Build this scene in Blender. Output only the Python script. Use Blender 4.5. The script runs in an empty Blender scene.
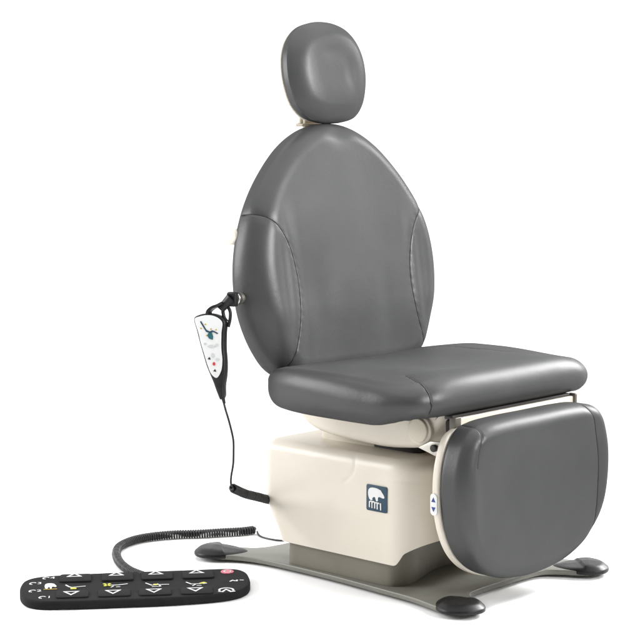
import bpy, bmesh, math, random
import numpy as np
from mathutils import Vector, Matrix
random.seed(4)
S = bpy.context.scene
COL = S.collection
rad = math.radians

AMB = 0.11
ALB = 0.785
# ------------------------------------------------------------------ materials
def newmat(name):
    m = bpy.data.materials.new(name); m.use_nodes = True
    nt = m.node_tree; b = nt.nodes['Principled BSDF']
    return m, nt, b

def mat(name, col, rough=0.5, spec=0.5, metal=0.0, var=0.0, vscale=8.0, bump=0.0, bscale=400.0, rvar=0.0, coat=0.0):
    if name != 'white_studio_floor' and metal < .5: col = tuple(c*ALB for c in col)
    m, nt, b = newmat(name)
    b.inputs['Base Color'].default_value = (*col, 1)
    b.inputs['Roughness'].default_value = rough
    b.inputs['Specular IOR Level'].default_value = spec
    b.inputs['Metallic'].default_value = metal
    b.inputs['Coat Weight'].default_value = coat
    tc = nt.nodes.new('ShaderNodeTexCoord')
    if var > 0 or rvar > 0:
        n = nt.nodes.new('ShaderNodeTexNoise'); n.inputs['Scale'].default_value = vscale
        n.inputs['Detail'].default_value = 6; n.inputs['Roughness'].default_value = 0.6
        nt.links.new(tc.outputs['Object'], n.inputs['Vector'])
        if var > 0:
            mp = nt.nodes.new('ShaderNodeMapRange')
            mp.inputs['From Min'].default_value = 0.3; mp.inputs['From Max'].default_value = 0.7
            mp.inputs['To Min'].default_value = 1 - var; mp.inputs['To Max'].default_value = 1 + var
            mx = nt.nodes.new('ShaderNodeVectorMath'); mx.operation = 'SCALE'
            mx.inputs[0].default_value = col
            nt.links.new(n.outputs['Fac'], mp.inputs['Value'])
            nt.links.new(mp.outputs['Result'], mx.inputs['Scale'])
            nt.links.new(mx.outputs['Vector'], b.inputs['Base Color'])
        if rvar > 0:
            mp = nt.nodes.new('ShaderNodeMapRange')
            mp.inputs['From Min'].default_value = 0.3; mp.inputs['From Max'].default_value = 0.7
            mp.inputs['To Min'].default_value = rough - rvar; mp.inputs['To Max'].default_value = rough + rvar
            nt.links.new(n.outputs['Fac'], mp.inputs['Value'])
            nt.links.new(mp.outputs['Result'], b.inputs['Roughness'])
    if bump > 0:
        n2 = nt.nodes.new('ShaderNodeTexNoise'); n2.inputs['Scale'].default_value = bscale
        n2.inputs['Detail'].default_value = 3
        nt.links.new(tc.outputs['Object'], n2.inputs['Vector'])
        bp = nt.nodes.new('ShaderNodeBump'); bp.inputs['Strength'].default_value = bump
        bp.inputs['Distance'].default_value = 0.002
        nt.links.new(n2.outputs['Fac'], bp.inputs['Height'])
        nt.links.new(bp.outputs['Normal'], b.inputs['Normal'])
    return m

def vinyl_mat():
    """matte upholstery vinyl: diffuse dye layer under a soft satin sheen with fine leather grain"""
    m, nt, b = newmat('charcoal_vinyl'); nt.nodes.remove(b)
    out = [n for n in nt.nodes if n.type == 'OUTPUT_MATERIAL'][0]
    tc = nt.nodes.new('ShaderNodeTexCoord')
    df = nt.nodes.new('ShaderNodeBsdfDiffuse'); gl = nt.nodes.new('ShaderNodeBsdfAnisotropic'); mx = nt.nodes.new('ShaderNodeMixShader')
    gl.inputs['Color'].default_value = (1, 1, 1, 1)
    fr = nt.nodes.new('ShaderNodeLayerWeight'); fr.inputs['Blend'].default_value = 0.12
    fm = nt.nodes.new('ShaderNodeMapRange'); fm.inputs['To Min'].default_value = SHEEN[0]; fm.inputs['To Max'].default_value = SHEEN[1]
    nt.links.new(fr.outputs['Fresnel'], fm.inputs['Value']); nt.links.new(fm.outputs['Result'], mx.inputs['Fac'])
    n = nt.nodes.new('ShaderNodeTexNoise'); n.inputs['Scale'].default_value = 9; n.inputs['Detail'].default_value = 5
    nt.links.new(tc.outputs['Object'], n.inputs['Vector'])
    cr = nt.nodes.new('ShaderNodeValToRGB')
    cr.color_ramp.elements[0].position = 0.3; cr.color_ramp.elements[0].color = (*VINYL_A, 1)
    cr.color_ramp.elements[1].position = 0.7; cr.color_ramp.elements[1].color = (*VINYL_B, 1)
    nt.links.new(n.outputs['Fac'], cr.inputs['Fac']); nt.links.new(cr.outputs['Color'], df.inputs['Color'])
    mr = nt.nodes.new('ShaderNodeMapRange'); mr.inputs['To Min'].default_value = 0.36; mr.inputs['To Max'].default_value = 0.45
    nt.links.new(n.outputs['Fac'], mr.inputs['Value']); nt.links.new(mr.outputs['Result'], gl.inputs['Roughness'])
    vo = nt.nodes.new('ShaderNodeTexVoronoi'); vo.inputs['Scale'].default_value = 700; vo.feature = 'DISTANCE_TO_EDGE'
    nt.links.new(tc.outputs['Object'], vo.inputs['Vector'])
    b1 = nt.nodes.new('ShaderNodeBump'); b1.inputs['Strength'].default_value = 0.12; b1.inputs['Distance'].default_value = 0.0006
    nt.links.new(vo.outputs['Distance'], b1.inputs['Height'])
    n3 = nt.nodes.new('ShaderNodeTexNoise'); n3.inputs['Scale'].default_value = 14; n3.inputs['Detail'].default_value = 2
    nt.links.new(tc.outputs['Object'], n3.inputs['Vector'])
    b2 = nt.nodes.new('ShaderNodeBump'); b2.inputs['Strength'].default_value = 0.09; b2.inputs['Distance'].default_value = 0.006
    nt.links.new(n3.outputs['Fac'], b2.inputs['Height']); nt.links.new(b1.outputs['Normal'], b2.inputs['Normal'])
    n4 = nt.nodes.new('ShaderNodeTexNoise'); n4.inputs['Scale'].default_value = 55; n4.inputs['Detail'].default_value = 4; n4.inputs['Distortion'].default_value = 1.2
    nt.links.new(tc.outputs['Object'], n4.inputs['Vector'])
    b3 = nt.nodes.new('ShaderNodeBump'); b3.inputs['Strength'].default_value = 0.10; b3.inputs['Distance'].default_value = 0.003
    nt.links.new(n4.outputs['Fac'], b3.inputs['Height']); nt.links.new(b3.outputs['Normal'], b1.inputs['Normal'])
    nt.links.new(b2.outputs['Normal'], df.inputs['Normal']); nt.links.new(b2.outputs['Normal'], gl.inputs['Normal'])
    nt.links.new(df.outputs['BSDF'], mx.inputs[1]); nt.links.new(gl.outputs['BSDF'], mx.inputs[2])
    nt.links.new(mx.outputs['Shader'], out.inputs['Surface'])
    return m

SHEEN = (0.030, 0.050)
VINYL_A = (0.0435, 0.044, 0.044); VINYL_B = (0.0495, 0.050, 0.050)
M_VINYL = vinyl_mat()
M_THREAD = mat('dark_thread', (0.012, 0.012, 0.012), 0.7)
M_CREAM = mat('cream_plastic', (0.76, 0.70, 0.60), 0.42, 0.45, var=0.015, vscale=5, bump=0.05, bscale=700, rvar=0.05)
M_CREAMD = mat('cream_cap', (0.72, 0.66, 0.54), 0.45, 0.45, var=0.02, vscale=14)
M_PLATE = mat('grey_green_paint', (0.194, 0.190, 0.160), 0.45, 0.5, var=0.05, vscale=30, bump=0.10, bscale=900, rvar=0.06)
M_SKIRT = mat('grey_green_skirt', (0.195, 0.18, 0.14), 0.5, 0.4, var=0.04, vscale=20, bump=0.05, bscale=800)
M_RUBBER = mat('black_rubber', (0.016, 0.016, 0.0165), 0.42, 0.25, var=0.15, vscale=30, bump=0.08, bscale=700, rvar=0.08)
M_BLACK = mat('black_plastic', (0.016, 0.016, 0.017), 0.45, 0.25, var=0.12, vscale=40, bump=0.05, bscale=900, rvar=0.06)
M_PAD = mat('membrane_black', (0.021, 0.021, 0.0215), 0.7, 0.04, var=0.12, vscale=40, bump=0.06, bscale=900, rvar=0.06)
M_CORD = mat('black_cord', (0.012, 0.012, 0.013), 0.42, 0.5, var=0.1, vscale=60)
M_WHITE = mat('white_print', (0.80, 0.80, 0.79), 0.5, 0.3, var=0.02, vscale=60)
M_FACE = mat('white_face_film', (0.80, 0.81, 0.80), 0.35, 0.5, var=0.015, vscale=30)
M_LGREY = mat('light_grey_print', (0.58, 0.60, 0.60), 0.5, 0.3, var=0.03, vscale=60)
M_BLUE = mat('navy_print', (0.018, 0.055, 0.095), 0.4, 0.4, var=0.06, vscale=60)
M_BLUE2 = mat('bright_blue_print', (0.02, 0.05, 0.25), 0.4, 0.4, var=0.05, vscale=60)
M_TEAL = mat('teal_print', (0.02, 0.12, 0.14), 0.4, 0.4, var=0.05, vscale=60)
M_YELLOW = mat('yellow_print', (0.62, 0.60, 0.06), 0.5, 0.3, var=0.05, vscale=60)
M_GOLD = mat('ochre_print', (0.55, 0.38, 0.05), 0.5, 0.3, var=0.05, vscale=60)
M_RED = mat('pink_red_button', (0.60, 0.11, 0.17), 0.45, 0.4, var=0.05, vscale=60)
M_REDDK = mat('red_print', (0.60, 0.03, 0.04), 0.45, 0.4, var=0.05, vscale=60)
M_BKPR = mat('black_print', (0.02, 0.02, 0.02), 0.5, 0.3, var=0.05, vscale=60)
M_METAL = mat('brushed_nickel', (0.62, 0.60, 0.56), 0.28, 0.5, metal=1.0, var=0.05, vscale=60)
M_STEEL = mat('zinc_bracket', (0.42, 0.40, 0.36), 0.38, 0.5, metal=0.9, var=0.08, vscale=50)
M_BRK = mat('bronze_bracket', (0.17, 0.155, 0.13), 0.38, 0.5, metal=0.3, var=0.08, vscale=50)
M_TAN = mat('tan_bracket', (0.42, 0.36, 0.28), 0.45, 0.4, var=0.04, vscale=50)
M_DARK = mat('dark_steel_and_shade', (0.03, 0.027, 0.024), 0.5, 0.4, var=0.1, vscale=50)  # steel parts, and the painted shade in the hinge gap
M_FLOOR = mat('white_studio_floor', (0.95, 0.95, 0.95), 0.9, 0.0, var=0.004, vscale=2)

# ------------------------------------------------------------------ helpers
def empty(name, loc, label, cat):
    o = bpy.data.objects.new(name, None); COL.objects.link(o)
    o.location = loc; o['label'] = label; o['category'] = cat
    o.empty_display_size = 0.1
    return o

def wloc(o):
    p = Vector(o.location)
    while o.parent: o = o.parent; p += Vector(o.location)
    return p

def obj(name, V, F, m, parent=None, smooth=True, label=None, sharp=None, midx=None):
    V = np.asarray(V, float)
    if parent is not None: V = V - np.array(wloc(parent))
    me = bpy.data.meshes.new(name)
    me.from_pydata(V.tolist(), [], [list(map(int, f)) for f in F])
    ms = m if isinstance(m, (list, tuple)) else [m]
    for x in ms: me.materials.append(x)
    if midx is not None: me.polygons.foreach_set('material_index', midx)
    bm = bmesh.new(); bm.from_mesh(me)
    bmesh.ops.remove_doubles(bm, verts=bm.verts, dist=1e-6)
    bmesh.ops.recalc_face_normals(bm, faces=bm.faces)
    bm.to_mesh(me); bm.free()
    if smooth:
        me.polygons.foreach_set('use_smooth', [True]*len(me.polygons))
        if sharp: me.set_sharp_from_angle(angle=rad(sharp))
    me.update()
    o = bpy.data.objects.new(name, me); COL.objects.link(o)
    if parent is not None: o.parent = parent
    if label: o['label'] = label
    return o

class MB:
    def __init__(s): s.V = []; s.F = []; s.I = []
    def add(s, V, F, i=0):
        n = len(s.V); s.V += [tuple(v) for v in V]; s.F += [[k+n for k in f] for f in F]; s.I += [i]*len(F)
        return s
    def build(s, name, m, parent=None, **k):
        return obj(name, s.V, s.F, m, parent, **k)

def spline(pts, n, closed=False):
    """Catmull-Rom through pts, resampled evenly to n points."""
    P = np.asarray(pts, float)
    if closed: Q = np.vstack([P[-1], P, P[0], P[1]])
    else: Q = np.vstack([2*P[0]-P[1], P, 2*P[-1]-P[-2]])
    out = []
    for i in range(1, len(Q)-2):
        p0, p1, p2, p3 = Q[i-1], Q[i], Q[i+1], Q[i+2]
        t01 = max(np.linalg.norm(p1-p0), 1e-9)**.5; t12 = max(np.linalg.norm(p2-p1), 1e-9)**.5; t23 = max(np.linalg.norm(p3-p2), 1e-9)**.5
        m1 = (p2-p1) + t12*((p1-p0)/t01 - (p2-p0)/(t01+t12))
        m2 = (p2-p1) + t12*((p3-p2)/t23 - (p3-p1)/(t12+t23))
        t = np.linspace(0, 1, 40, endpoint=False)[:, None]
        out.append((2*t**3-3*t**2+1)*p1 + (t**3-2*t**2+t)*m1 + (-2*t**3+3*t**2)*p2 + (t**3-t**2)*m2)
    C = np.vstack(out + [P[:1] if closed else P[-1:]])
    d = np.concatenate([[0], np.cumsum(np.linalg.norm(np.diff(C, axis=0), axis=1))])
    s = np.linspace(0, d[-1], n + (1 if closed else 0))
    R = np.stack([np.interp(s, d, C[:, k]) for k in range(C.shape[1])], 1)
    return R[:-1] if closed else R

def tube(path, r, seg=10, caps=True):
    P = np.asarray(path, float); n = len(P)
    r = np.full(n, r) if np.isscalar(r) else np.asarray(r)
    T = np.gradient(P, axis=0); T /= np.linalg.norm(T, axis=1)[:, None] + 1e-12
    a = np.array([0, 0, 1.]) if abs(T[0][2]) < .9 else np.array([1., 0, 0])
    A = np.cross(T[0], a); A /= np.linalg.norm(A)
    V = []; th = np.linspace(0, 2*np.pi, seg, endpoint=False)
    for i in range(n):
        A = A - T[i]*(A@T[i]); A /= np.linalg.norm(A); B = np.cross(T[i], A)
        V.append(P[i] + r[i]*(np.cos(th)[:, None]*A + np.sin(th)[:, None]*B))
    V = np.vstack(V); F = []
    for i in range(n-1):
        for j in range(seg):
            k = (j+1) % seg; F.append([i*seg+j, i*seg+k, (i+1)*seg+k, (i+1)*seg+j])
    if caps: F += [list(range(seg))[::-1], list(range((n-1)*seg, n*seg))]
    return V, F

def coil_path(path, R, pitch, per=14, lead=0.012):
    P = np.asarray(path, float)
    d = np.concatenate([[0], np.cumsum(np.linalg.norm(np.diff(P, axis=0), axis=1))])
    turns = d[-1]/pitch; n = int(turns*per)
    s = np.linspace(0, d[-1], n)
    C = np.stack([np.interp(s, d, P[:, k]) for k in range(3)], 1)
    T = np.gradient(C, axis=0); T /= np.linalg.norm(T, axis=1)[:, None]
    k = 9; ker = np.ones(k*per//3)/(k*per//3)
    A = np.cross(T[0], [0, 0, 1.]); A /= np.linalg.norm(A); out = []
    for i in range(n):
        A = A - T[i]*(A@T[i]); A /= np.linalg.norm(A); B = np.cross(T[i], A)
        w = 2*np.pi*i/per
        e = min(1, s[i]/lead, (d[-1]-s[i])/lead)
        out.append(C[i] + R*max(e, .05)**.6*(math.cos(w)*A + math.sin(w)*B))
    return np.array(out)

def prism(outline, o, U, W, N, h, bev=0.0, seg=3, hole=None):
    """Rounded-edge slab: outline (n,2) in U,W at base o, thickness h along N; bevel both rims."""
    O = np.asarray(outline, float); n = len(O)
    o, U, W, N = [np.asarray(x, float) for x in (o, U, W, N)]
    T = np.roll(O, -1, 0) - np.roll(O, 1, 0); T /= np.linalg.norm(T, axis=1)[:, None] + 1e-12
    area = 0.5*np.sum(O[:, 0]*np.roll(O[:, 1], -1) - np.roll(O[:, 0], -1)*O[:, 1])
    In = np.stack([-T[:, 1], T[:, 0]], 1)*(1 if area > 0 else -1)
    prof = []
    if bev > 0:
        for k in range(seg+1):
            a = math.pi/2*k/seg; prof.append((bev*(1-math.sin(a)), bev*(1-math.cos(a))))
        prof += [(d, h-z) for d, z in prof[::-1]]
    else: prof = [(0, 0), (0, h)]
    V = []; F = []
    for d, z in prof:
        q = O + In*d
        V.append(o + q[:, :1]*U + q[:, 1:]*W + z*N)
    V = np.vstack(V); m = len(prof)
    for i in range(m-1):
        for j in range(n):
            k = (j+1) % n; F.append([i*n+j, i*n+k, (i+1)*n+k, (i+1)*n+j])
    F += [list(range(n))[::-1], list(range((m-1)*n, m*n))]
    return V, F

def rrect(w, h, r, n=6, cx=0, cy=0):
    P = []
    for sx, sy, a0 in ((1, 1, 0), (-1, 1, 90), (-1, -1, 180), (1, -1, 270)):
        for k in range(n+1):
            a = rad(a0 + 90*k/n); P.append((cx + sx*(w/2-r) + r*math.cos(a), cy + sy*(h/2-r) + r*math.sin(a)))
    return np.array(P)

def circ(r, n=28, cx=0, cy=0, ry=None):
    a = np.linspace(0, 2*np.pi, n, endpoint=False)
    return np.stack([cx + r*np.cos(a), cy + (ry or r)*np.sin(a)], 1)

X, Y, Z = np.eye(3)
def box(c, s, bev=0.003):
    c = np.asarray(c, float)
    r = min(s[0], s[1])*.12 + bev
    return prism(rrect(s[0], s[1], min(r, min(s[0], s[1])*.49), 4), c - np.array([0, 0, s[2]/2]), X, Y, Z, s[2], bev, 3)

def stroke(pts, w, closed=False):
    """Flat 2-D ribbon outline of a polyline -> (outline polygon)."""
    P = np.asarray(pts, float)
    T = np.gradient(P, axis=0); T /= np.linalg.norm(T, axis=1)[:, None] + 1e-12
    N = np.stack([-T[:, 1], T[:, 0]], 1)
    return np.vstack([P + N*w/2, (P - N*w/2)[::-1]])

def ribbon(mb, pts, w, o, U, W, N, h, i=0, closed=False):
    """flat band along a polyline with mitred joints, quads"""
    P = np.asarray(pts, float); n = len(P)
    V = []
    for k in range(n):
        a = P[(k-1) % n] if (closed or k > 0) else None
        b = P[(k+1) % n] if (closed or k < n-1) else None
        t1 = (P[k]-a) if a is not None else (b-P[k]); t2 = (b-P[k]) if b is not None else t1
        t1 = t1/np.linalg.norm(t1); t2 = t2/np.linalg.norm(t2)
        n1 = np.array([-t1[1], t1[0]]); n2 = np.array([-t2[1], t2[0]]); mm = n1+n2
        mm = mm/(np.linalg.norm(mm)+1e-9); sc = w/2/max(mm@n1, .35)
        V += [P[k]+mm*sc, P[k]-mm*sc]
    V = np.array(V); o, U, W, N = map(np.asarray, (o, U, W, N))
    base = o + V[:, :1]*U + V[:, 1:]*W
    VV = np.vstack([base + N*h, base - N*h*.3]); m = len(V); F = []
    rng = range(n) if closed else range(n-1)
    for k in rng:
        a, b = 2*k, 2*((k+1) % n)
        F += [[a, a+1, b+1, b], [a, b, b+m, a+m], [a+1, a+1+m, b+1+m, b+1]]
    if not closed:
        F += [[0, m, m+1, 1], [2*n-2, 2*n-1, 2*n-1+m, 2*n-2+m]]
    mb.add(VV, F, i)

def polyplate(mb, poly, o, U, W, N, h, i=0):
    V, F = prism(poly, np.asarray(o) - np.asarray(N)*h*.3, U, W, N, h*1.3)
    mb.add(V, F, i)

def segdist(P, L):
    """distance of points P(n,2) to polyline L(m,2)"""
    d = np.full(len(P), 1e9)
    for a, b in zip(L[:-1], L[1:]):
        ab = b-a; t = np.clip(((P-a)@ab)/(ab@ab+1e-12), 0, 1)
        d = np.minimum(d, np.linalg.norm(P-(a+t[:, None]*ab), axis=1))
    return d

def sst(a, b, x):
    t = np.clip((x-a)/(b-a), 0, 1); return t*t*(3-2*t)
def gauss(P, cx, cy, sx, sy, rot=0.0):
    c, s = math.cos(rot), math.sin(rot)
    u = (P[:, 0]-cx)*c + (P[:, 1]-cy)*s; v = -(P[:, 0]-cx)*s + (P[:, 1]-cy)*c
    return np.exp(-.5*(u/sx)**2 - .5*(v/sy)**2)

def cushion(outline, ctr, O, U, W, N, T, rf, rb, crown, seams=(), nring=150, nang=560, arc=26, droop=None, sw=.0012):
    """upholstered pad: polar rings from centre to rim, rolled front edge (rf may vary round the rim), rolled back edge.
    Returns verts, faces and the lift function used to lay the seam threads."""
    out = spline(outline, nang, True); ctr = np.asarray(ctr, float)
    D = out - ctr; R = np.linalg.norm(D, axis=1); E = D/R[:, None]
    # rim normals in 2-D
    Tt = np.roll(out, -1, 0)-np.roll(out, 1, 0); Tt /= np.linalg.norm(Tt, axis=1)[:, None]
    Nn = np.stack([Tt[:, 1], -Tt[:, 0]], 1); Nn *= np.sign(np.sum(Nn*E, 1))[:, None]
    rf = rf(out) if callable(rf) else np.full(nang, rf)
    O, U, W, N = map(np.asarray, (O, U, W, N))
    rows = []; norms = []
    inner = out - Nn*rf[:, None]
    Di = inner - ctr
    def addrow(p2, h, n3, seamw, crw):
        cr = crown(p2)*crw
        P = O + p2[:, :1]*U + p2[:, 1:]*W + (h+cr)[:, None]*N
        if seamw > 0:
            g = np.zeros(len(p2))
            for L in seams:
                d = segdist(p2, L)
                pk = 1 + .35*np.sin(p2[:, 0]*210 + p2[:, 1]*170)*np.sin(p2[:, 1]*95 - p2[:, 0]*60)   # slight pull along the stitches
                g = np.maximum(g, .0017*np.exp(-(d/.0024)**2) + sw*pk*np.exp(-(d/.012)**2))
            P = P - n3*(g*seamw)[:, None]
        if droop is not None:
            P = P - (droop(p2)*np.clip((T*.9-h)/(T*.9), 0, 1))[:, None]*N
        rows.append(P)
    for k in range(1, nring+1):
        t = (k/nring)**.92
        addrow(ctr + Di*t, np.full(nang, T), np.tile(N, (nang, 1)), 1., 1.)
    for k in range(1, arc+1):
        a = math.pi/2*k/arc
        p2 = out - Nn*(rf*(1-math.sin(a)))[:, None]
        h = T - rf*(1-math.cos(a))
        n3 = math.cos(a)*N + math.sin(a)*(Nn[:, :1]*U + Nn[:, 1:]*W)
        addrow(p2, h, n3, 1., math.cos(a)**.8 if k < arc else 0)
    hs = T - rf
    for k in range(1, 7):
        f = k/6; h = hs + (rb - hs)*f
        n3 = Nn[:, :1]*U + Nn[:, 1:]*W
        addrow(out, h, n3, 1., 0)
    for k in range(1, 9):
        a = math.pi/2*k/8
        addrow(out - Nn*(rb*(1-math.cos(a))), np.full(nang, rb*(1-math.sin(a))), n3, 0., 0)
    addrow(ctr + (out-ctr)*.5, np.zeros(nang), n3, 0., 0)
    V = np.vstack(rows); n = nang; F = []
    m = len(rows)
    for i in range(m-1):
        a = np.arange(n); b = (a+1) % n
        F.append(np.stack([i*n+a, i*n+b, (i+1)*n+b, (i+1)*n+a], 1))
    F = np.vstack(F).tolist()
    c0 = len(V)
    h0 = O + ctr[0]*U + ctr[1]*W + (T + crown(ctr[None])[0])*N
    V = np.vstack([V, h0, O + ctr[0]*U + ctr[1]*W])
    for j in range(n):
        F.append([c0, j, (j+1) % n]); F.append([c0+1, (m-1)*n+(j+1) % n, (m-1)*n+j])
    return V, F

from mathutils.bvhtree import BVHTree
def thread(o, name, L, O, U, W, N, r=.0016, up=.5, lift=.0001, side=None):
    """thin stitched seam laid on the pad's surface along 2-D line L"""
    me = o.data; off = np.array(wloc(o)); 
    bv = BVHTree.FromPolygons([v.co for v in me.vertices], [tuple(p.vertices) for p in me.polygons])
    pts = []
    for p in L:
        q = np.asarray(O) + p[0]*np.asarray(U) + p[1]*np.asarray(W) + up*np.asarray(N) - off
        hit = bv.ray_cast(Vector(q), Vector(-np.asarray(N)))
        if hit[0] is not None: pts.append(np.array(hit[0] + hit[1]*lift) + off)
    for p in (side or []):
        h = bv.find_nearest(Vector(np.asarray(p) - off))
        if h[0] is not None and h[0].z + off[2] < pts[-1][2] - .006: pts.append(np.array(h[0] + h[1]*lift) + off)
    if len(pts) > 3:
        V, F = tube(spline(pts, len(pts)*2), r, 6); return obj(name, V, F, M_THREAD, o)

def offset_outline(out, d):
    T = np.roll(out, -1, 0)-np.roll(out, 1, 0); T /= np.linalg.norm(T, axis=1)[:, None]
    Nn = np.stack([T[:, 1], -T[:, 0]], 1); c = out.mean(0)
    Nn *= np.sign(np.sum(Nn*(out-c), 1))[:, None]
    return out + Nn*d

def mirror(half):
    """half outline from bottom (x>0) to top; mirrored to a closed loop"""
    H = [tuple(p) for p in half]
    L = [(-x, y) for x, y in H[::-1] if abs(x) > 1e-6]
    return np.array(H + L)

# ------------------------------------------------------------------ procedure chair
chair = empty('procedure_chair', (0, 0, 0), 'charcoal vinyl medical procedure chair on a cream pedestal with a grey-green base plate', 'medical chair')

# ---- base plate with four rubber pads
def plate_outline():
    q = [(0.0, -.335), (.09, -.336), (.15, -.345), (.185, -.385), (.208, -.422), (.250, -.440), (.288, -.420), (.298, -.385), (.288, -.34), (.272, -.27), (.262, -.15), (.252, 0.0),
         (.250, .14), (.256, .26), (.272, .32), (.305, .385), (.300, .435), (.25, .445), (.205, .395), (.17, .348), (.09, .330), (0., .328)]
    L = [(-x, y) for x, y in q[::-1] if x > 1e-6]
    return spline(q + L, 320, True)
PL = plate_outline()
base = obj('base_plate', *prism(PL, (0, 0, .007), X, Y, Z, .013, .003, 3), M_PLATE, chair, sharp=50)

def foot_pad(cx, cy, ang):
    # wedge-shaped rubber cap gripping the plate's corner: blunt nose outward, stepped ridge, tapering inboard
    pts = [(-.078, 0), (-.046, -.040), (.006, -.058), (.044, -.047), (.062, -.018), (.062, .018), (.044, .047), (.006, .058), (-.046, .040)]
    out = spline(pts, 120, True)
    a = rad(ang); U = np.array([math.cos(a), math.sin(a), 0]); W = np.array([-math.sin(a), math.cos(a), 0])
    O = np.array([cx, cy, 0.0])
    rows = []
    lev = [(.985, .011), (1.0, .0125), (1.0, .0175), (.975, .0205)] + [(t, None) for t in np.linspace(.95, .04, 26)]
    for s_, z in lev:
        q = out*s_
        if z is None:
            e = .0205 + .22*(1-s_)*.05*1.6
            roof = .0365 - .10*np.abs(q[:, 0]-.012) - .07*np.abs(q[:, 1])
            roof -= .0045*sst(-.006, -.012, q[:, 0] + .25*q[:, 1])
            k_ = .002
            zz = -k_*np.log(np.exp(-(np.full(len(q), .0205) + (.975-s_)*.055)/k_) + np.exp(-roof/k_))
        else: zz = np.full(len(q), z)
        rows.append(O + q[:, :1]*U + q[:, 1:]*W + zz[:, None]*Z)
    V = np.vstack(rows); n = 120; F = []
    for i in range(len(rows)-1):
        for j in range(n):
            k = (j+1) % n; F.append([i*n+j, i*n+k, (i+1)*n+k, (i+1)*n+j])
    F += [list(range(n))[::-1], list(range((len(rows)-1)*n, len(rows)*n))]
    # small glide under the plate
    V2, F2 = prism(circ(.022, 24, cx, cy), (0, 0, .0005), X, Y, Z, .008, .002)
    F += [[k+len(V) for k in f] for f in F2]
    return np.vstack([V, V2]), F
for cx, cy, a in ((-.245, -.388, -124), (.252, -.392, -54), (-.264, .402, 126), (.264, .402, 54)):
    obj('foot_pad', *foot_pad(cx, cy, a), M_RUBBER, base)

# ---- skirt (grey-green plinth) and cream base cover
def rr_path(hx, y0, y1, rad_f, rad_b, n=14):
    P = []
    for sx, yy, r, a0 in ((1, y1, rad_b, 0), (-1, y1, rad_b, 90), (-1, y0, rad_f, 180), (1, y0, rad_f, 270)):
        sy = 1 if yy == y1 else -1
        for k in range(n+1):
            a = rad(a0 + 90*k/n)
            P.append((sx*(hx-r) + r*math.cos(a), yy - sy*r + r*math.sin(a)))
    P = np.array(P); Q = np.vstack([P, P[:1]])
    d = np.concatenate([[0], np.cumsum(np.linalg.norm(np.diff(Q, axis=0), axis=1))])
    s = np.linspace(0, d[-1], 400, endpoint=False)
    return np.stack([np.interp(s, d, Q[:, k]) for k in range(2)], 1)
def loft(rows, capb=True, capt=True):
    n = len(rows[0]); V = np.vstack(rows); F = []
    for i in range(len(rows)-1):
        for j in range(n):
            k = (j+1) % n; F.append([i*n+j, i*n+k, (i+1)*n+k, (i+1)*n+j])
    if capb: F.append(list(range(n))[::-1])
    if capt: F.append(list(range((len(rows)-1)*n, len(rows)*n)))
    return V, F
def lvl(P, z): return np.column_stack([P, np.full(len(P), z) if np.isscalar(z) else z])
skh = [(0, -.134), (.05, -.143), (.125, -.170), (.171, -.184), (.208, -.186), (.230, -.170), (.237, -.14), (.237, 0.), (.237, .13), (.234, .172), (.21, .190), (.1, .190), (0, .190)]
sk = spline(mirror(skh), 400, True)
skirt = obj('base_skirt', *loft([lvl(sk, .0205), lvl(offset_outline(sk, -.003), .0215)][::-1][1:] + [lvl(sk, .028), lvl(offset_outline(sk, -.002), .09), lvl(offset_outline(sk, -.006), .17)]), M_SKIRT, chair, sharp=40)

CV_Z = .335
cvp = rr_path(.252, -.262, .260, .085, .04)
def cover_rows():
    rows = []
    x, y = cvp[:, 0], cvp[:, 1]
    # lower rim: level along the sides, sweeping up round the front corners into a low arch
    front = sst(-.185, -.215, y)
    arch = .078 + (.137-.078)*np.clip((-y-.187)/.075, 0, 1)**.62*front
    ztop = CV_Z
    N = 60
    for k in range(N+1):
        f = k/N
        z = arch + (ztop-.03-arch)*f
        # rear face leans forward below
        q = cvp.copy()
        lean = np.where(y > .0, sst(.0, .260, y)*.052*sst(.19, .07, z), 0)
        q[:, 1] -= lean
        # gentle belly taper
        sx = 1 - .012*sst(.25, .08, z) - .010*sst(.24, .335, z)
        q[:, 0] *= sx
        rows.append(np.column_stack([q, z]))
    top = rows[-1][:, :2]
    for k in range(1, 11):
        a = math.pi/2*k/10
        rows.append(lvl(offset_outline(top, -.03*(1-math.cos(a))), ztop-.03+.03*math.sin(a)))
    inner = offset_outline(top, -.03)
    for s in (.97, .9, .75, .5, .2): rows.append(lvl(inner*s, ztop + .004*(1-s)))
    lip = rows[0].copy(); lip[:, :2] = offset_outline(cvp*[.99, 1], -.006)[:, :2]; lip[:, 1] -= np.where(y > 0, sst(0, .260, y)*.052, 0)
    lip2 = lip.copy(); lip2[:, 2] += .02
    return [lip2, lip] + rows
rows = cover_rows()
# moulded relief on the cover's flank: the front half is set back a hair behind a curved step
arcL = spline([(-.012, .340), (-.045, .335), (-.062, .318), (-.062, .296), (-.050, .276), (-.030, .262)], 40)
frL = spline([(-.135, .288), (-.19, .287), (-.25, .286), (-.33, .287)], 30)
rr = []
for R_ in rows:
    R_ = R_.copy()
    side = R_[:, 0] < -.15
    s = np.where(R_[:, 1] > -.17, R_[:, 1], -.17 - np.abs(R_[:, 0] + .252)*0.9 + np.minimum(0, 0))
    P2 = np.column_stack([R_[:, 1], R_[:, 2]])
    for sgn in (-1, 1):
        sd = R_[:, 0]*sgn > .20
        g = .0016*np.exp(-(segdist(P2, arcL)/.0035)**2) + .0010*np.exp(-(segdist(P2, frL)/.005)**2)
        R_[:, 0] -= sgn*np.where(sd, g, 0)
    rr.append(R_)
cover = obj('base_cover', *loft(rr), M_CREAM, chair, sharp=60)

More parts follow.
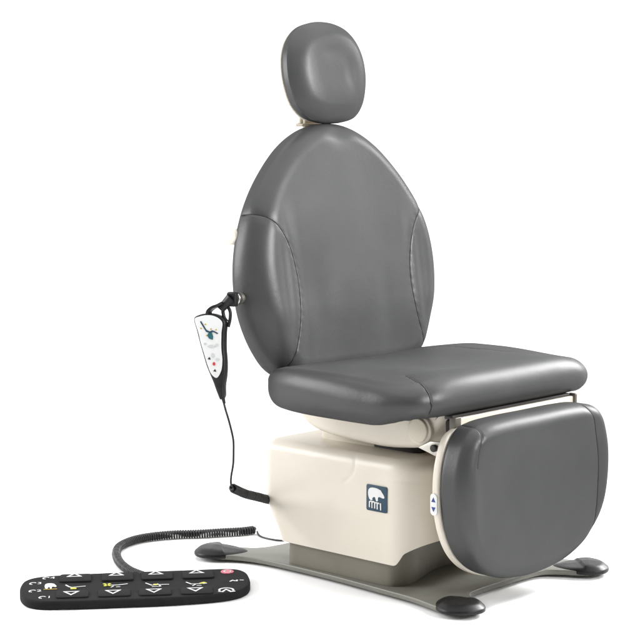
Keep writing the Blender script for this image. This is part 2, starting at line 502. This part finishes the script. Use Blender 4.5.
# logo badge on the cover's flank
lx = -.2525
bo = np.array([lx, -.138, .236]); bU = -Y; bW = Z; bN = -X
badge = obj('logo_badge', *prism(rrect(.066, .064, .005), bo - bN*.001, bU, bW, bN, .0026, .0007), M_BLUE, chair, sharp=40)
bear = [(255,330),(254,300),(258,275),(270,256),(285,246),(305,241),(330,240),(355,242),(380,250),(392,256),(400,254),(404,262),(412,275),(425,293),(437,312),(444,332),(440,342),(425,346),(405,340),(385,335),(370,345),(368,365),(370,386),(350,392),(342,370),(338,350),(322,345),(308,358),(302,372),(308,386),(288,390),(272,380),(262,358)]
bear2 = [((x-350)/240*.066*1.0, -(y-362)/300*.064*1.0) for x, y in bear]
mb = MB(); polyplate(mb, bear2, bo + bN*.0016, bU, bW, bN, .0010)
mb.build('bear_emblem', M_WHITE, badge, smooth=False)
def lg(pts): return [((x-350)/240*.066, -(y-362)/300*.064) for x, y in pts]
mb = MB(); w = .0032; oo = bo + bN*.0016
def arch(x0, x1, yt, yb):
    r = (x1-x0)/2; return [(x0, yb)] + [(x0+r-r*math.cos(a), yt+r*.9-r*.9*math.sin(a)) for a in np.linspace(0, math.pi, 9)] + [(x1, yb)]
ribbon(mb, lg(arch(270, 301, 402, 474)), w, oo, bU, bW, bN, .001)
ribbon(mb, lg(arch(301, 332, 402, 478)), w, oo + bN*.0001, bU, bW, bN, .001)
ribbon(mb, lg([(339, 408), (383, 411)]), w, oo, bU, bW, bN, .001)
ribbon(mb, lg([(361, 412), (361, 482)]), w, oo + bN*.0001, bU, bW, bN, .001)
ribbon(mb, lg([(399, 405), (401, 486)]), w, oo + bN*.0002, bU, bW, bN, .001)
mb.build('lettering', M_WHITE, badge, smooth=False)

# ---- lift column between cover and seat pan
obj('lift_column', *box((0, .045, .366), (.30, .23, .085), .012), M_CREAM, chair, sharp=40)
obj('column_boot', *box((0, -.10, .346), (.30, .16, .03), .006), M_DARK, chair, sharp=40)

# ---- seat pan (cream tilting arm) with pivot caps
prof = [(.172, .420), (.160, .398), (.140, .384), (.111, .371), (.062, .362), (0., .357), (-.059, .3545), (-.124, .3535), (-.18, .358), (-.23, .366), (-.256, .378), (-.273, .394), (-.288, .418),
        (-.312, .447), (-.308, .466), (-.27, .468), (-.2, .466), (-.05, .466), (.1, .466), (.168, .462), (.178, .445)]
pf = spline(prof, 150, True)
pan = obj('seat_pan', *prism(pf, (-.212, 0, 0), Y, Z, X, .424, .018, 6), M_CREAM, chair, sharp=60)
for s in (-1, 1):
    mbp = MB()
    V, F = prism(circ(.036, 40), (s*.2095, -.243, .411), Y*s, Z, X*s, .012, .003); mbp.add(V, F)
    mbp.build('pivot_boss', M_CREAM, pan, sharp=50)
    V, F = prism(circ(.029, 40), (s*.2195, -.242, .4115), Y*s, Z, X*s, .009, .0025)
    obj('pivot_cap', V, F, M_CREAMD, pan, sharp=50)

# ---- legrest hinge parts and added gap shade under the seat front
obj('hinge_shade_block', *box((0, -.322, .408), (.40, .040, .068), .004), M_DARK, chair, sharp=40)  # hinge block, coloured dark so the gap beside the pan looks shaded
obj('gap_shade_strip', *box((.006, -.338, .4545), (.474, .026, .010), .002), M_DARK, chair, sharp=40)  # added dark strip, stands for the shadow line between seat and panel
hp = obj('hinge_panel', *box((.006, -.352, .434), (.478, .014, .038), .003), M_CREAM, chair, sharp=40)
for s in (-1, 1):
    br = obj('hinge_bracket', *box((-.2225 if s < 0 else .250, -.353, .441), (.024, .020, .030) if s < 0 else (.010, .022, .036), .002), M_BRK, chair, sharp=40)
    tri = [(-.246, .3715), (-.299, .357), (-.328, .366), (-.328, .394), (-.283, .391)]
    ar = obj('hinge_arm', *prism(np.array(tri), (s*.226-.003, 0, 0), Y, Z, X, .006, .0012), M_STEEL, chair, sharp=40)
    obj('hinge_bolt', *prism(circ(.009, 20), (s*.229, -.297, .3765), Y*s, Z, X*s, .008, .002), M_DARK, ar, sharp=40)

# ---- seat cushion
seat_out = mirror([(0, -.368), (.12, -.368), (.22, -.366), (.295, -.358), (.345, -.330), (.371, -.275), (.378, -.19), (.378, -.10), (.373, .0), (.358, .09), (.328, .155), (.255, .19), (.12, .20), (0, .20)])
def seat_crown(P):
    x, y = P[:, 0], P[:, 1]
    c = .010*np.exp(-((y+.30)/.06)**2)*np.exp(-(x/.26)**4)            # roll at the front
    c += -.010*gauss(P, 0, -.02, .17, .13)                              # sat-in hollow
    c += .004*gauss(P, -.2, -.1, .06, .16) + .004*gauss(P, .2, -.1, .06, .16)
    c += -.018*sst(.02, .2, y)
    c += -.013*sst(.22, .37, np.abs(x))*sst(-.05, -.32, y)                # corners fall away
    return c
SL = [spline([(.235, .20), (.245, .08), (.252, -.05), (.258, -.17), (.272, -.25), (.285, -.292), (.30, -.33)], 60),
      spline([(-.262, -.235), (-.276, -.262), (-.292, -.292), (-.304, -.325), (-.312, -.360)], 40)]
seat_O = (0, 0, .4585)
def seat_droop(P):      # the cover hangs lower along the flanks
    x, y = np.abs(P[:, 0]), P[:, 1]
    g = .024*sst(.20, .345, x)*sst(-.33, -.20, y)*sst(.26, .12, y)
    a = np.arctan2(P[:, 1], P[:, 0])                    # gathers where the cover is pulled round the front corners
    return g + .0022*np.maximum(0, np.sin(a*78))*np.exp(-((x-.325)/.05)**2)*np.exp(-((y+.33)/.06)**2)
V, F = cushion(seat_out, (0, -.08), seat_O, X, Y, Z, .088, lambda o: .036 + .014*sst(.1, -.3, o[:, 1]), .036, seat_crown, SL, nring=150, nang=640, droop=seat_droop)
seat = obj('seat_cushion', V, F, M_VINYL, chair)
thread(seat, 'seam', SL[0], seat_O, X, Y, Z)
thread(seat, 'seam', SL[1], seat_O, X, Y, Z, side=[(-.313, -.360, .51), (-.314, -.362, .495), (-.313, -.358, .48), (-.311, -.352, .468)])

# ---- backrest
REC = rad(9.0)
bU_, bW_, bN_ = X, np.array([0, math.sin(REC), math.cos(REC)]), np.array([0, -math.cos(REC), math.sin(REC)])
# plane of the cushion's back face
bO_ = np.array([0, .205, .56]) - bN_*.023
half = [(0, -.075), (.12, -.075), (.22, -.07), (.268, -.045), (.303, .0), (.331, .055), (.349, .11), (.357, .17), (.355, .23), (.342, .29), (.317, .35), (.278, .41), (.229, .465), (.172, .515), (.113, .550), (.056, .570), (0, .576)]
back_out = mirror(half)
def back_crown(P):
    x, y = np.abs(P[:, 0]), P[:, 1]
    c = -.002*np.exp(-(x/.17)**2)*sst(.55, .2, y) - .010*sst(.30, .62, y)                        # dished centre
    c += .006*sst(.19, .245, x)*sst(.42, .28, y)                         # side panels stand a little proud
    c += -.003*np.exp(-((x-.262)/.018)**2)*sst(.36, .22, y)*sst(-.02, .06, y)
    c += .006*np.exp(-((P[:, 0])/.10)**2)*gauss(P, 0, .17, 1, .11)      # lumbar pad
    c += -.0065*np.exp(-((x-.130)/.050)**2)*gauss(P, 0, .06, 1, .10)    # flanking hollows
    c += -.010*gauss(P, .01, .555, .032, .020)                           # pulled-in top edge
    c += -.014*sst(.11, -.075, y)
    return c
BL = spline([(.268, -.06), (.258, -.03), (.244, .005), (.227, .061), (.217, .132), (.220, .197), (.235, .258), (.262, .308), (.295, .338), (.345, .366)], 90)
BLm = BL*[-1, 1]
def back_deep(P):      # deeper foam low down
    return -.004 + .029*sst(.36, -.02, P[:, 1])
V, F = cushion(back_out, (0, .22), bO_, bU_, bW_, bN_, .099, lambda o: .048 + .022*sst(.56, .10, o[:, 1])*sst(-.075, .05, o[:, 1]), .027, back_crown, [BL, BLm], nring=170, nang=680, droop=back_deep)
back = obj('backrest_cushion', V, F, M_VINYL, chair)
for L in (BL, BLm): thread(back, 'seam', L, bO_, bU_, bW_, bN_)
bo2 = offset_outline(spline(back_out, 200, True), -.055)
shell = obj('backrest_shell', *prism(bo2, bO_ - bN_*.026, bU_, bW_, bN_, .027, .012, 5), M_CREAM, chair, sharp=60)
for s in (-1, 1):
    obj('shell_boss', *prism(circ(.020, 24, ry=.026), bO_ + bU_*s*.303 + bW_*.300 + bN_*.000, bW_, -bN_, X*s, .038, .008, 5), M_CREAM, shell, sharp=60)
obj('back_hinge', *box((0, .20, .455), (.34, .07, .06), .01), M_DARK, chair, sharp=40)
for s in (-1, 1):
    obj('recline_arm', *prism(spline([(.12, .42), (.20, .42), (.26, .50), (.285, .66), (.27, .70), (.245, .66), (.225, .52), (.15, .455)], 80, True), (s*.19-.012, 0, 0), Y, Z, X, .024, .004), M_TAN, chair, sharp=50)
# strap hook under the seat's rear corner
obj('seat_clip', *box((-.255, .125, .452), (.018, .03, .016), .003), M_DARK, chair, sharp=40)

# ---- headrest
HREC = rad(9.0)
hU, hW, hN = X, np.array([0, math.sin(HREC), math.cos(HREC)]), np.array([0, -math.cos(HREC), math.sin(HREC)])
hO = np.array([0.007, .300, 1.262])
hd_half = [(0, -.132), (.04, -.130), (.085, -.117), (.118, -.085), (.134, -.035), (.137, .01), (.130, .05), (.112, .085), (.082, .112), (.042, .126), (0, .130)]
hd_half = [(x*1.06, y*1.01) for x, y in hd_half]
def head_crown(P):
    c = -.0035*np.exp(-((P[:, 0]/.070)**2 + ((P[:, 1]-.005)/.076)**2)**1.4) - .005*((P[:, 0]/.085)**2 + ((P[:, 1]-.005)/.085)**2)**1.5
    c += -.0035*gauss(P, .052, -.012, .016, .030) + -.002*gauss(P, -.015, .045, .03, .014)
    return c
V, F = cushion(mirror(hd_half), (0, .005), hO, hU, hW, hN, .078, .046, .020, head_crown, (), nring=90, nang=360)
head = obj('headrest_cushion', V, F, M_VINYL, chair)
ho2 = offset_outline(spline(mirror(hd_half), 160, True), -.006)
obj('headrest_shell', *prism(ho2, hO - hN*.004, hU, hW, hN, .0085, .003, 4), M_CREAM, chair, sharp=60)
post = obj('headrest_post', *box((0.01, .325, 1.09), (.06, .014, .22), .003), M_TAN, chair, sharp=40)
obj('post_collar', *box((-.008, .312, 1.130), (.085, .03, .008), .002), M_TAN, post, sharp=40)
obj('tilt_hinge', *box((-.046, .312, 1.156), (.012, .014, .045), .003), M_CREAMD, post, sharp=40)

# ---- legrest: cream shell, vinyl pad, switch label
lN = -Y; lU, lW = X, Z
lO = np.array([0, -.366, .25])
leg_half = [(0, -.198), (.07, -.194), (.14, -.181), (.205, -.152), (.250, -.112), (.280, -.06), (.296, .0), (.299, .06), (.291, .11), (.272, .155), (.244, .184), (.200, .195), (.12, .199), (0, .199)]
leg_out = mirror(leg_half)
def leg_crown(P):
    x, y = np.abs(P[:, 0]), P[:, 1]
    c = -.006*np.exp(-(x/.19)**4)*sst(.19, .10, y)
    c += .004*np.exp(-((x-.265)/.025)**2)*np.exp(-(y/.13)**4)
    c += .004*np.exp(-((y-.165)/.03)**2)
    return c
LG = spline([(.184, .215), (.198, .185), (.219, .140), (.235, .075), (.237, .0), (.232, -.07), (.222, -.13), (.212, -.18)], 80)
LGl = spline([(-.222, .20), (-.240, .158), (-.250, .130), (-.254, .10)], 40)
V, F = cushion(leg_out, (0, 0), lO, lU, lW, lN, .078, .034, .012, leg_crown, [LG, LGl], nring=150, nang=620)
leg = obj('legrest_cushion', V, F, M_VINYL, chair)
thread(leg, 'seam', LG, lO, lU, lW, lN); thread(leg, 'seam', LGl, lO, lU, lW, lN, r=.0008)
ls = spline(leg_out, 240, True)
lsd = .003 - .010*sst(.16, .19, ls[:, 1])[:, None]
lshell = obj('legrest_shell', *prism(offset_outline(ls, lsd), lO - lN*.018, lU, lW, lN, .020, .006, 5), M_CREAM, chair, sharp=60)
lab_o = np.array([-.3035, -.356, .262])
lN2 = np.array([-1, .0, -.02]); lN2 /= np.linalg.norm(lN2); lW2 = np.cross(lN2, -Y); lW2 = -lW2 if lW2[2] < 0 else lW2
labl = obj('switch_label', *prism(rrect(.020, .052, .0096), lab_o - lN2*.004, -Y, lW2, lN2, .0048, .001), M_FACE, lshell, sharp=40)
# arrows share the label plate
for sgn in (1, -1):
    mb = MB(); t = [(-.006, sgn*.006), (.006, sgn*.006), (0, sgn*.017)]
    polyplate(mb, t if sgn > 0 else t[::-1], lab_o + lN2*.0007, -Y, lW2, lN2, .0008)
    mb.build('arrow_mark', M_BLUE2, lshell, smooth=False)

# ---- hand-control holder on the backrest's flank
bolt_end = np.array([-.389, .215, .705]); bolt_root = np.array([-.30, .232, .706])
dv = bolt_end - bolt_root; dl = np.linalg.norm(dv); dv /= dl
bW3 = np.cross(dv, Z); bW3 /= np.linalg.norm(bW3); bZ3 = np.cross(bW3, dv)
hold = obj('control_holder', *prism(circ(.0135, 24), bolt_root, bW3, bZ3, dv, dl-.006, .002), M_STEEL, chair, sharp=40)
obj('holder_knob', *prism(circ(.0175, 24), bolt_end - dv*.018, bW3, bZ3, dv, .014, .003), M_METAL, hold, sharp=40)
mb = MB()
cam_r = np.array([.682, -.731, 0]);  # direction along the chair's diagonal
V, F = prism(rrect(.026, .036, .006), bolt_end - dv*.006, bW3, bZ3, dv, .016, .003); mb.add(V, F)
nk = [bolt_end + dv*.006 + Z*.004, bolt_end + np.array([-.013, .013, -.012]), bolt_end + np.array([-.022, .022, -.026])]
V, F = tube(spline(nk, 10), np.linspace(.014, .010, 10), 12); mb.add(V, F)
mb.build('holder_clip', M_BLACK, hold, sharp=50)

# ------------------------------------------------------------------ hand control (hangs from the holder)
hc = empty('hand_control', (-.427, .217, .46), 'black handheld control with white face plate hanging from a hook beside the backrest', 'remote control')
HN = np.array([-1.0, -.42, .10]); HN /= np.linalg.norm(HN)
HU = np.cross(Z, HN); HU /= np.linalg.norm(HU); HW = np.cross(HN, HU)
HO = np.array([-.433, .244, .593])
if HU @ cam_r < 0: HU = -HU
fs = HU @ cam_r
def hp_(x, y): return ((x-212)/385.0/fs, -(y-345)/385.0)
face = [(194.6,320.8),(199,318.6),(206,317.0),(213,317.6),(218,320),(221,323.4),(220.6,333),(220.9,348),(222.2,359),(221.4,369),(217.3,376),(212.5,373),(208.5,365),(205,355),(201.5,345),(198.4,334)]
face2 = spline([hp_(*p) for p in face], 120, True)
body = [(193.2,320.2),(198.5,316.8),(206,315.2),(214,315.8),(220,318.5),(223,322.5),(223,334),(223.3,348),(224.6,360),(224.8,372),(223.6,384),(223.6,394),(221.0,396.5),(218.5,392),(213.5,380),(207,366),(203.2,355),(199.6,344),(196.4,333)]
body2 = spline([hp_(*p) for p in body], 160, True)
hbody = obj('control_body', *prism(body2, HO - HN*.024, HU, HW, HN, .024, .005, 4), M_BLACK, hc, sharp=50)
hface = obj('face_plate', *prism(face2, HO - HN*.001, HU, HW, HN, .0022, .0006), M_FACE, hc, sharp=50)
po = HO + HN*.0014
# chair pictogram: recline outline with a teal seat base, yellow position ticks
mb = MB()
ribbon(mb, [hp_(*p) for p in [(200.3,323.2),(203.2,327.6),(206,331.8)]], .0034, po, HU, HW, HN, .0006)
ribbon(mb, [hp_(*p) for p in [(206,331.8),(209.5,333.2),(212.5,331.8)]], .0045, po + HN*.0001, HU, HW, HN, .0006)
ribbon(mb, [hp_(*p) for p in [(212.5,331.8),(217.3,334)]], .0030, po + HN*.0002, HU, HW, HN, .0006)
mb.build('recline_pictogram', M_BLUE, hface, smooth=False)
mb = MB(); polyplate(mb, [hp_(*p) for p in [(208.2,334),(211.6,333.5),(213.0,337),(212.6,340.2),(209.2,339.2),(207.2,336.5)]][::-1], po + HN*.0001, HU, HW, HN, .0007)
mb.build('base_pictogram', M_TEAL, hface, smooth=False)
for x, y in [(200.8,329.8),(205,325.8),(215.6,330.5),(206.6,336.3),(210.6,330)]:
    mb = MB(); polyplate(mb, np.array([hp_(x, y)]) + circ(.0020, 12), po, HU, HW, HN, .0004); mb.build('position_mark', M_GOLD, hface, smooth=False)
for x, y, rx, ry in [(205.3,344.3,.0036,.0028),(211.5,346.5,.010,.0040),(217,345,.0034,.0040),(213.2,354.8,.0045,.0058),(218,358.4,.0055,.0030)]:
    mb = MB(); polyplate(mb, np.array([hp_(x, y)]) + circ(rx, 18, ry=ry), po, HU, HW, HN, .0006); mb.build('soft_key', M_LGREY, hface, smooth=False)
for x, y in [(209.6,358),(215.4,369.2)]:
    mb = MB(); polyplate(mb, [hp_(x-1.3, y+.7), hp_(x+1.5, y+1.0), hp_(x+.3, y-1.5)], po, HU, HW, HN, .0006); mb.build('arrow_key', M_BKPR, hface, smooth=False)
mb = MB(); polyplate(mb, np.array([hp_(214.5, 362.8)]) + circ(.0034, 18, ry=.0044), po, HU, HW, HN, .0009); mb.build('stop_key', M_REDDK, hface, smooth=False)
# hanger: a wide flat strap that arches from the control's head to the holder, with a side ring
def HP(x, y, n=0): a, b = hp_(x, y); return HO + a*HU + b*HW + n*HN
def strapband(path, half, th, N0):
    P = np.asarray(path); T = np.gradient(P, axis=0); T /= np.linalg.norm(T, axis=1)[:, None]
    V = []; F = []
    for i in range(len(P)):
        s = N0 - T[i]*(N0@T[i]); s /= np.linalg.norm(s); b = np.cross(T[i], s)
        for a in ((half, th), (-half, th), (-half, -th), (half, -th)): V.append(P[i] + s*a[0] + b*a[1])
    for i in range(len(P)-1):
        for j in range(4): F.append([4*i+j, 4*i+(j+1) % 4, 4*i+4+(j+1) % 4, 4*i+4+j])
    F += [[3, 2, 1, 0], [4*len(P)-4, 4*len(P)-3, 4*len(P)-2, 4*len(P)-1]]
    return V, F
mb = MB()
V, F = strapband(spline([HP(206, 318, -.012), HP(206.5, 313.5, -.010), HP(210.5, 309.6, -.010), HP(216, 307.3, -.010), HP(220.5, 304.8, -.008)], 26), .0115, .0035, HN); mb.add(V, F)
V, F = tube(spline([HP(219, 309, -.014), HP(223.5, 308.6, -.014), HP(226.2, 313, -.014), HP(226.3, 320, -.014), HP(224.8, 327.5, -.014)], 26), .0042, 10); mb.add(V, F)
V, F = tube(spline([HP(219, 309, -.014), HP(219.4, 314, -.014), HP(221, 319.5, -.014), HP(223.4, 322.5, -.014)], 20), .0046, 10); mb.add(V, F)
mb.build('hanger_strap', M_BLACK, hc, sharp=50)
# strain relief and cord
cp = [(-.427, .217, .472), (-.424, .209, .439), (-.420, .199, .405), (-.417, .188, .361), (-.419, .185, .331), (-.422, .184, .300), (-.428, .185, .270), (-.430, .183, .252), (-.427, .180, .244)]
pth = spline(cp, 70)
cord = obj('straight_cord', *tube(pth, .0026, 8), M_CORD, hc)
obj('strain_relief', *tube(pth[:9] + np.array([0, 0, .004]), np.linspace(.0058, .0034, 9), 10), M_BLACK, cord, sharp=50)
ck = [(-.429, .180, .244), (-.418, .184, .239), (-.399, .191, .231), (-.367, .199, .217), (-.297, .223, .194), (-.224, .245, .170), (-.17, .240, .155)]
obj('coiled_cord', *tube(coil_path(spline(ck, 200), .0088, .0066, 14, .004), .0030, 7), M_CORD, hc)

# ------------------------------------------------------------------ foot control on the floor
fa = rad(-40.5)
FU = np.array([math.cos(fa), math.sin(fa), 0]); FW = np.array([-math.sin(fa), math.cos(fa), 0])
FO = np.array([-.640, .290, 0.0])
fc = empty('foot_control', (FO[0], FO[1], 0), 'long black foot switch panel with four pairs of white arrows, lying on the floor', 'foot control')
fo = [(-.285, -.01), (-.284, .035), (-.277, .071), (-.257, .097), (-.225, .110), (-.144, .120), (-.047, .127), (.06, .129), (.14, .131), (.213, .133), (.248, .124), (.266, .097), (.272, .045), (.270, -.01), (.260, -.05), (.238, -.082), (.199, -.104), (.092, -.125), (-.047, -.131), (-.162, -.132), (-.228, -.126), (-.260, -.106), (-.278, -.065)]
fout = spline(fo, 260, True)
def fc_crown(P): return -.0016*np.exp(-(np.maximum(np.abs(P[:, 0])-.0, 0)/.2)**6)*np.exp(-(P[:, 1]/.09)**6)
V, F = cushion(fo, (0, 0), FO + Z*.001, FU, FW, Z, .0205, .006, .003, fc_crown, (), nring=40, nang=300, arc=8)
fbody = obj('switch_housing', V, F, M_PAD, fc)
FT = .0205 + .001
cols = [-.158, -.0585, .039, .139]
dxs = [(-.157, -.161), (-.054, -.062), (.043, .035), (.144, .134)]
for k in range(4):
    ux, dx = dxs[k]
    for kind, cx, cy, py, px in (('up', ux, .116, .075, ux+.003), ('dn', dx, -.074, -.076, dx+.003)):
        pad = rrect(.078, .070 if kind == 'up' else .062, .010)
        bt = obj('rocker_button', *prism(pad, FO + FU*px + FW*py + Z*(FT-.003), FU, FW, Z, .0062, .0024, 4), M_PAD, fc, sharp=50)
        sgn = 1 if kind == 'up' else -1
        cyy = py + (.020 if sgn > 0 else .004)
        tri = [(cx-.016 , cyy-.013*sgn), (cx+.016, cyy-.013*sgn), (cx, cyy+.015*sgn)]
        mb = MB(); ribbon(mb, tri, .0042, FO + Z*(FT+.0034), FU, FW, Z, .0006, closed=True)
        mb.build('arrow_mark', M_WHITE, bt, smooth=False)
# chair pictograms between the arrows: each shows a different section in yellow
def picto(kind, cx, cy):
    mb = MB(); yl = MB(); o = FO + Z*(FT-.0006)
    def wl(pts, w=.0026): ribbon(mb, [(cx+x, cy+y) for x, y in pts], w, o, FU, FW, Z, .0008)
    def yp(pts, w=.006): ribbon(yl, [(cx+x, cy+y) for x, y in pts], w, o + Z*.0002, FU, FW, Z, .0009)
    if kind == 0:
        wl([(-.018, .022), (-.010, .004), (-.004, -.002)], .0036); wl([(-.004, -.002), (.010, .001), (.030, .006)]); yp([(-.006, -.014), (.008, -.014)], .012)
    elif kind == 1:
        yp([(-.024, .018), (-.008, -.002)]); yp([(-.022, -.004), (-.008, .018)]); wl([(-.008, .003), (.010, .003), (.034, .012)], .0032); wl([(-.006, -.016), (.0, -.006)]); wl([(.006, -.014), (.016, -.014)])
    elif kind == 2:
        wl([(-.022, .022), (-.008, .0), (.004, .0)], .0032); yp([(-.004, .004), (.006, .004)], .010); wl([(.004, .003), (.034, .004)], .003); wl([(-.008, -.014), (.012, -.014)]); wl([(.006, .012), (.014, -.012)])
    else:
        wl([(-.024, .022), (-.012, .002), (.010, .002)], .0032); yp([(.010, .004), (.022, .014)], .009); wl([(-.010, -.015), (-.002, -.002)]); wl([(.0, -.014), (.012, -.014)]); wl([(.016, .002), (.026, .006)])
    a = mb.build('position_pictogram', M_WHITE, fbody, smooth=False); yl.build('section_mark', M_YELLOW, fbody, smooth=False)
for k, (x, y) in enumerate([(-.158, -.004), (-.061, .0), (.039, -.008), (.139, -.010)]): picto(k, x, y)

def text_mesh(s, size):
    cu = bpy.data.curves.new('txt', 'FONT'); cu.body = s; cu.size = size; cu.align_x = 'CENTER'; cu.align_y = 'CENTER'
    cu.fill_mode = 'FRONT'
    t = bpy.data.objects.new('txt', cu); COL.objects.link(t)
    me = bpy.data.meshes.new_from_object(t.evaluated_get(bpy.context.evaluated_depsgraph_get()))
    V = [tuple(v.co) for v in me.vertices]; F = [list(p.vertices) for p in me.polygons]
    bpy.data.objects.remove(t); bpy.data.curves.remove(cu); bpy.data.meshes.remove(me)
    return V, F
def arcpts(cx, cy, rx, ry, a0, a1, n=9): return [(cx+rx*math.cos(rad(a)), cy+ry*math.sin(rad(a))) for a in np.linspace(a0, a1, n)]
for (x, y), d in zip([(-.222, .088), (-.252, .040), (-.250, -.030), (-.224, -.090)], '4321'):
    mb = MB()
    V, F = text_mesh(d, .025)
    V = [FO + (x+.012+vx)*FU + (y-.002+vy)*FW + Z*(FT+.0007) for vx, vy, _ in V]; mb.add(V, F)
    ribbon(mb, arcpts(x-.003, y-.004, .008, .010, 175, 40), .0030, FO + Z*FT, FU, FW, Z, .0009)
    ribbon(mb, [(x-.0115, y-.003), (x-.010, y-.010), (x-.005, y-.012)], .0030, FO + Z*(FT+.0001), FU, FW, Z, .0009)
    mb.build('memory_key', M_WHITE, fbody, smooth=False)
# bear print with ochre ground line
bx = [((px-350)/200*.030 - .212, -(py-320)/160*.052 + .008) for px, py in bear]
mb = MB(); polyplate(mb, bx, FO + Z*FT, FU, FW, Z, .0008); mb.build('bear_print', M_WHITE, fbody, smooth=False)
mb = MB(); ribbon(mb, [(-.228, -.020), (-.215, -.021), (-.196, -.020)], .0036, FO + Z*(FT+.0002), FU, FW, Z, .0008); mb.build('ground_mark', M_GOLD, fbody, smooth=False)
# right-hand keys: round pink stop key, step icon, foot icon
V, F = prism(circ(.0165, 28, ry=.020), FO + FU*.221 + FW*.098 + Z*(FT-.001), FU, FW, Z, .0024, .0008)
stp = obj('stop_key', V, F, M_RED, fc, sharp=50)
mb = MB(); ribbon(mb, arcpts(.221, .098, .0085, .010, 60, 390, 20), .0022, FO + Z*(FT+.0013), FU, FW, Z, .0006); mb.build('stop_mark', M_WHITE, stp, smooth=False)
mb = MB()
o = FO + Z*FT
ribbon(mb, [(.222, .004), (.229, .014), (.236, .006)], .004, o, FU, FW, Z, .0008); ribbon(mb, [(.238, .004), (.240, .016)], .005, o, FU, FW, Z, .0008); ribbon(mb, [(.246, .014), (.256, .012)], .004, o, FU, FW, Z, .0008)
mb.build('step_mark', M_WHITE, fbody, smooth=False)
mb = MB()
ribbon(mb, arcpts(.208, -.074, .017, .018, 200, -20, 16), .0046, o, FU, FW, Z, .0008)
ribbon(mb, [(.188, -.086), (.198, -.090), (.203, -.078)], .0046, o + Z*.0001, FU, FW, Z, .0008); ribbon(mb, [(.228, -.086), (.218, -.090), (.213, -.078)], .0046, o + Z*.0001, FU, FW, Z, .0008)
ribbon(mb, [(.203, -.078), (.208, -.070), (.213, -.078)], .004, o + Z*.0002, FU, FW, Z, .0008)
mb.build('light_mark', M_WHITE, fbody, smooth=False)
# its coiled cord runs behind the base
fk = [(-.560, .365, .014), (-.553, .395, .013), (-.545, .430, .0125), (-.530, .470, .0125), (-.500, .527, .0125), (-.451, .595, .0125), (-.400, .644, .0125), (-.346, .670, .0125), (-.290, .677, .0125), (-.237, .663, .0125), (-.188, .636, .0125), (-.146, .600, .0125), (-.087, .563, .0125), (-.045, .535, .0125), (-.009, .523, .0125)]
fcc = obj('coiled_cord', *tube(coil_path(spline(fk, 500), .0088, .0070, 14, .003), .0031, 7), M_CORD, fc)
tk = [(-.004, .520, .0065), (-.015, .505, .004), (-.032, .477, .004), (-.036, .439, .004), (-.026, .402, .004), (-.010, .36, .012), (0, .31, .026), (0, .22, .030), (0, .17, .05)]
obj('lead_cord', *tube(spline(tk, 90), .0028, 8), M_CORD, fc)

# ------------------------------------------------------------------ setting
n = 96; a = np.linspace(0, 2*np.pi, n, endpoint=False)
V = [(3.2*math.cos(t), 3.2*math.sin(t), 0) for t in a]
fl = obj('floor', V, [list(range(n))], M_FLOOR, None, smooth=False); fl['kind'] = 'structure'

w = bpy.data.worlds.new('World'); S.world = w; w.use_nodes = True
bg = w.node_tree.nodes['Background']; bg.inputs['Strength'].default_value = 1.25
# studio: an evenly lit white sweep on one side of the set, a dim room on the other
wn = w.node_tree; tc = wn.nodes.new('ShaderNodeTexCoord'); dp = wn.nodes.new('ShaderNodeVectorMath'); dp.operation = 'DOT_PRODUCT'
dp.inputs[1].default_value = (.73, .68, 0)
wn.links.new(tc.outputs['Generated'], dp.inputs[0])
mr = wn.nodes.new('ShaderNodeMapRange'); mr.interpolation_type = 'SMOOTHSTEP'
mr.inputs['From Min'].default_value = 0.05; mr.inputs['From Max'].default_value = 0.55
mr.inputs['To Min'].default_value = AMB; mr.inputs['To Max'].default_value = 1.0
wn.links.new(dp.outputs['Value'], mr.inputs['Value']); wn.links.new(mr.outputs['Result'], bg.inputs['Color'])

def area(name, loc, tgt, size, power, col=(1, 1, 1)):
    l = bpy.data.lights.new(name, 'AREA'); l.shape = 'RECTANGLE'; l.size = size[0]; l.size_y = size[1]; l.energy = power; l.color = col
    o = bpy.data.objects.new(name, l); COL.objects.link(o); o.location = loc
    o.rotation_euler = (Vector(tgt) - Vector(loc)).to_track_quat('-Z', 'Y').to_euler()
    return o
area('overhead_softbox', (0.0, 0.3, 4.0), (0, .3, 0), (5.0, 5.0), 128)
k = area('key_softbox', (0.5, -2.85, 2.0), (0, .2, 1.04), (1.4, 1.4), 19); k.data.spread = rad(55)
area('side_softbox', (-2.3, 2.5, 1.5), (-.2, 0, .4), (1.2, 1.8), 105)
k = area('strip_softbox', (2.4, -.7, 1.75), (0, -.36, .45), (.8, 1.3), 11.5); k.data.spread = rad(42)

cam = bpy.data.cameras.new('Camera'); co = bpy.data.objects.new('Camera', cam); COL.objects.link(co)
cam.sensor_width = 36; cam.lens = 36*385*4.6/640; cam.clip_start = .1; cam.clip_end = 500
yaw = rad(43); pit = math.atan(200/(385*4.6)); off = 84/385
dh = np.array([math.cos(yaw), math.sin(yaw), 0]); rt = np.array([math.sin(yaw), -math.cos(yaw), 0])
C_ = -4.6*dh - off*rt + np.array([.1, .08, 1.1428])
fw = dh*math.cos(pit) + np.array([0, 0, -math.sin(pit)])
co.location = C_; co.rotation_euler = Vector(fw).to_track_quat('-Z', 'Y').to_euler()
S.camera = co
S.view_settings.view_transform = 'Standard'; S.view_settings.look = 'None'; S.view_settings.exposure = 0.33; S.view_settings.gamma = 1
S.cycles.max_bounces = 8
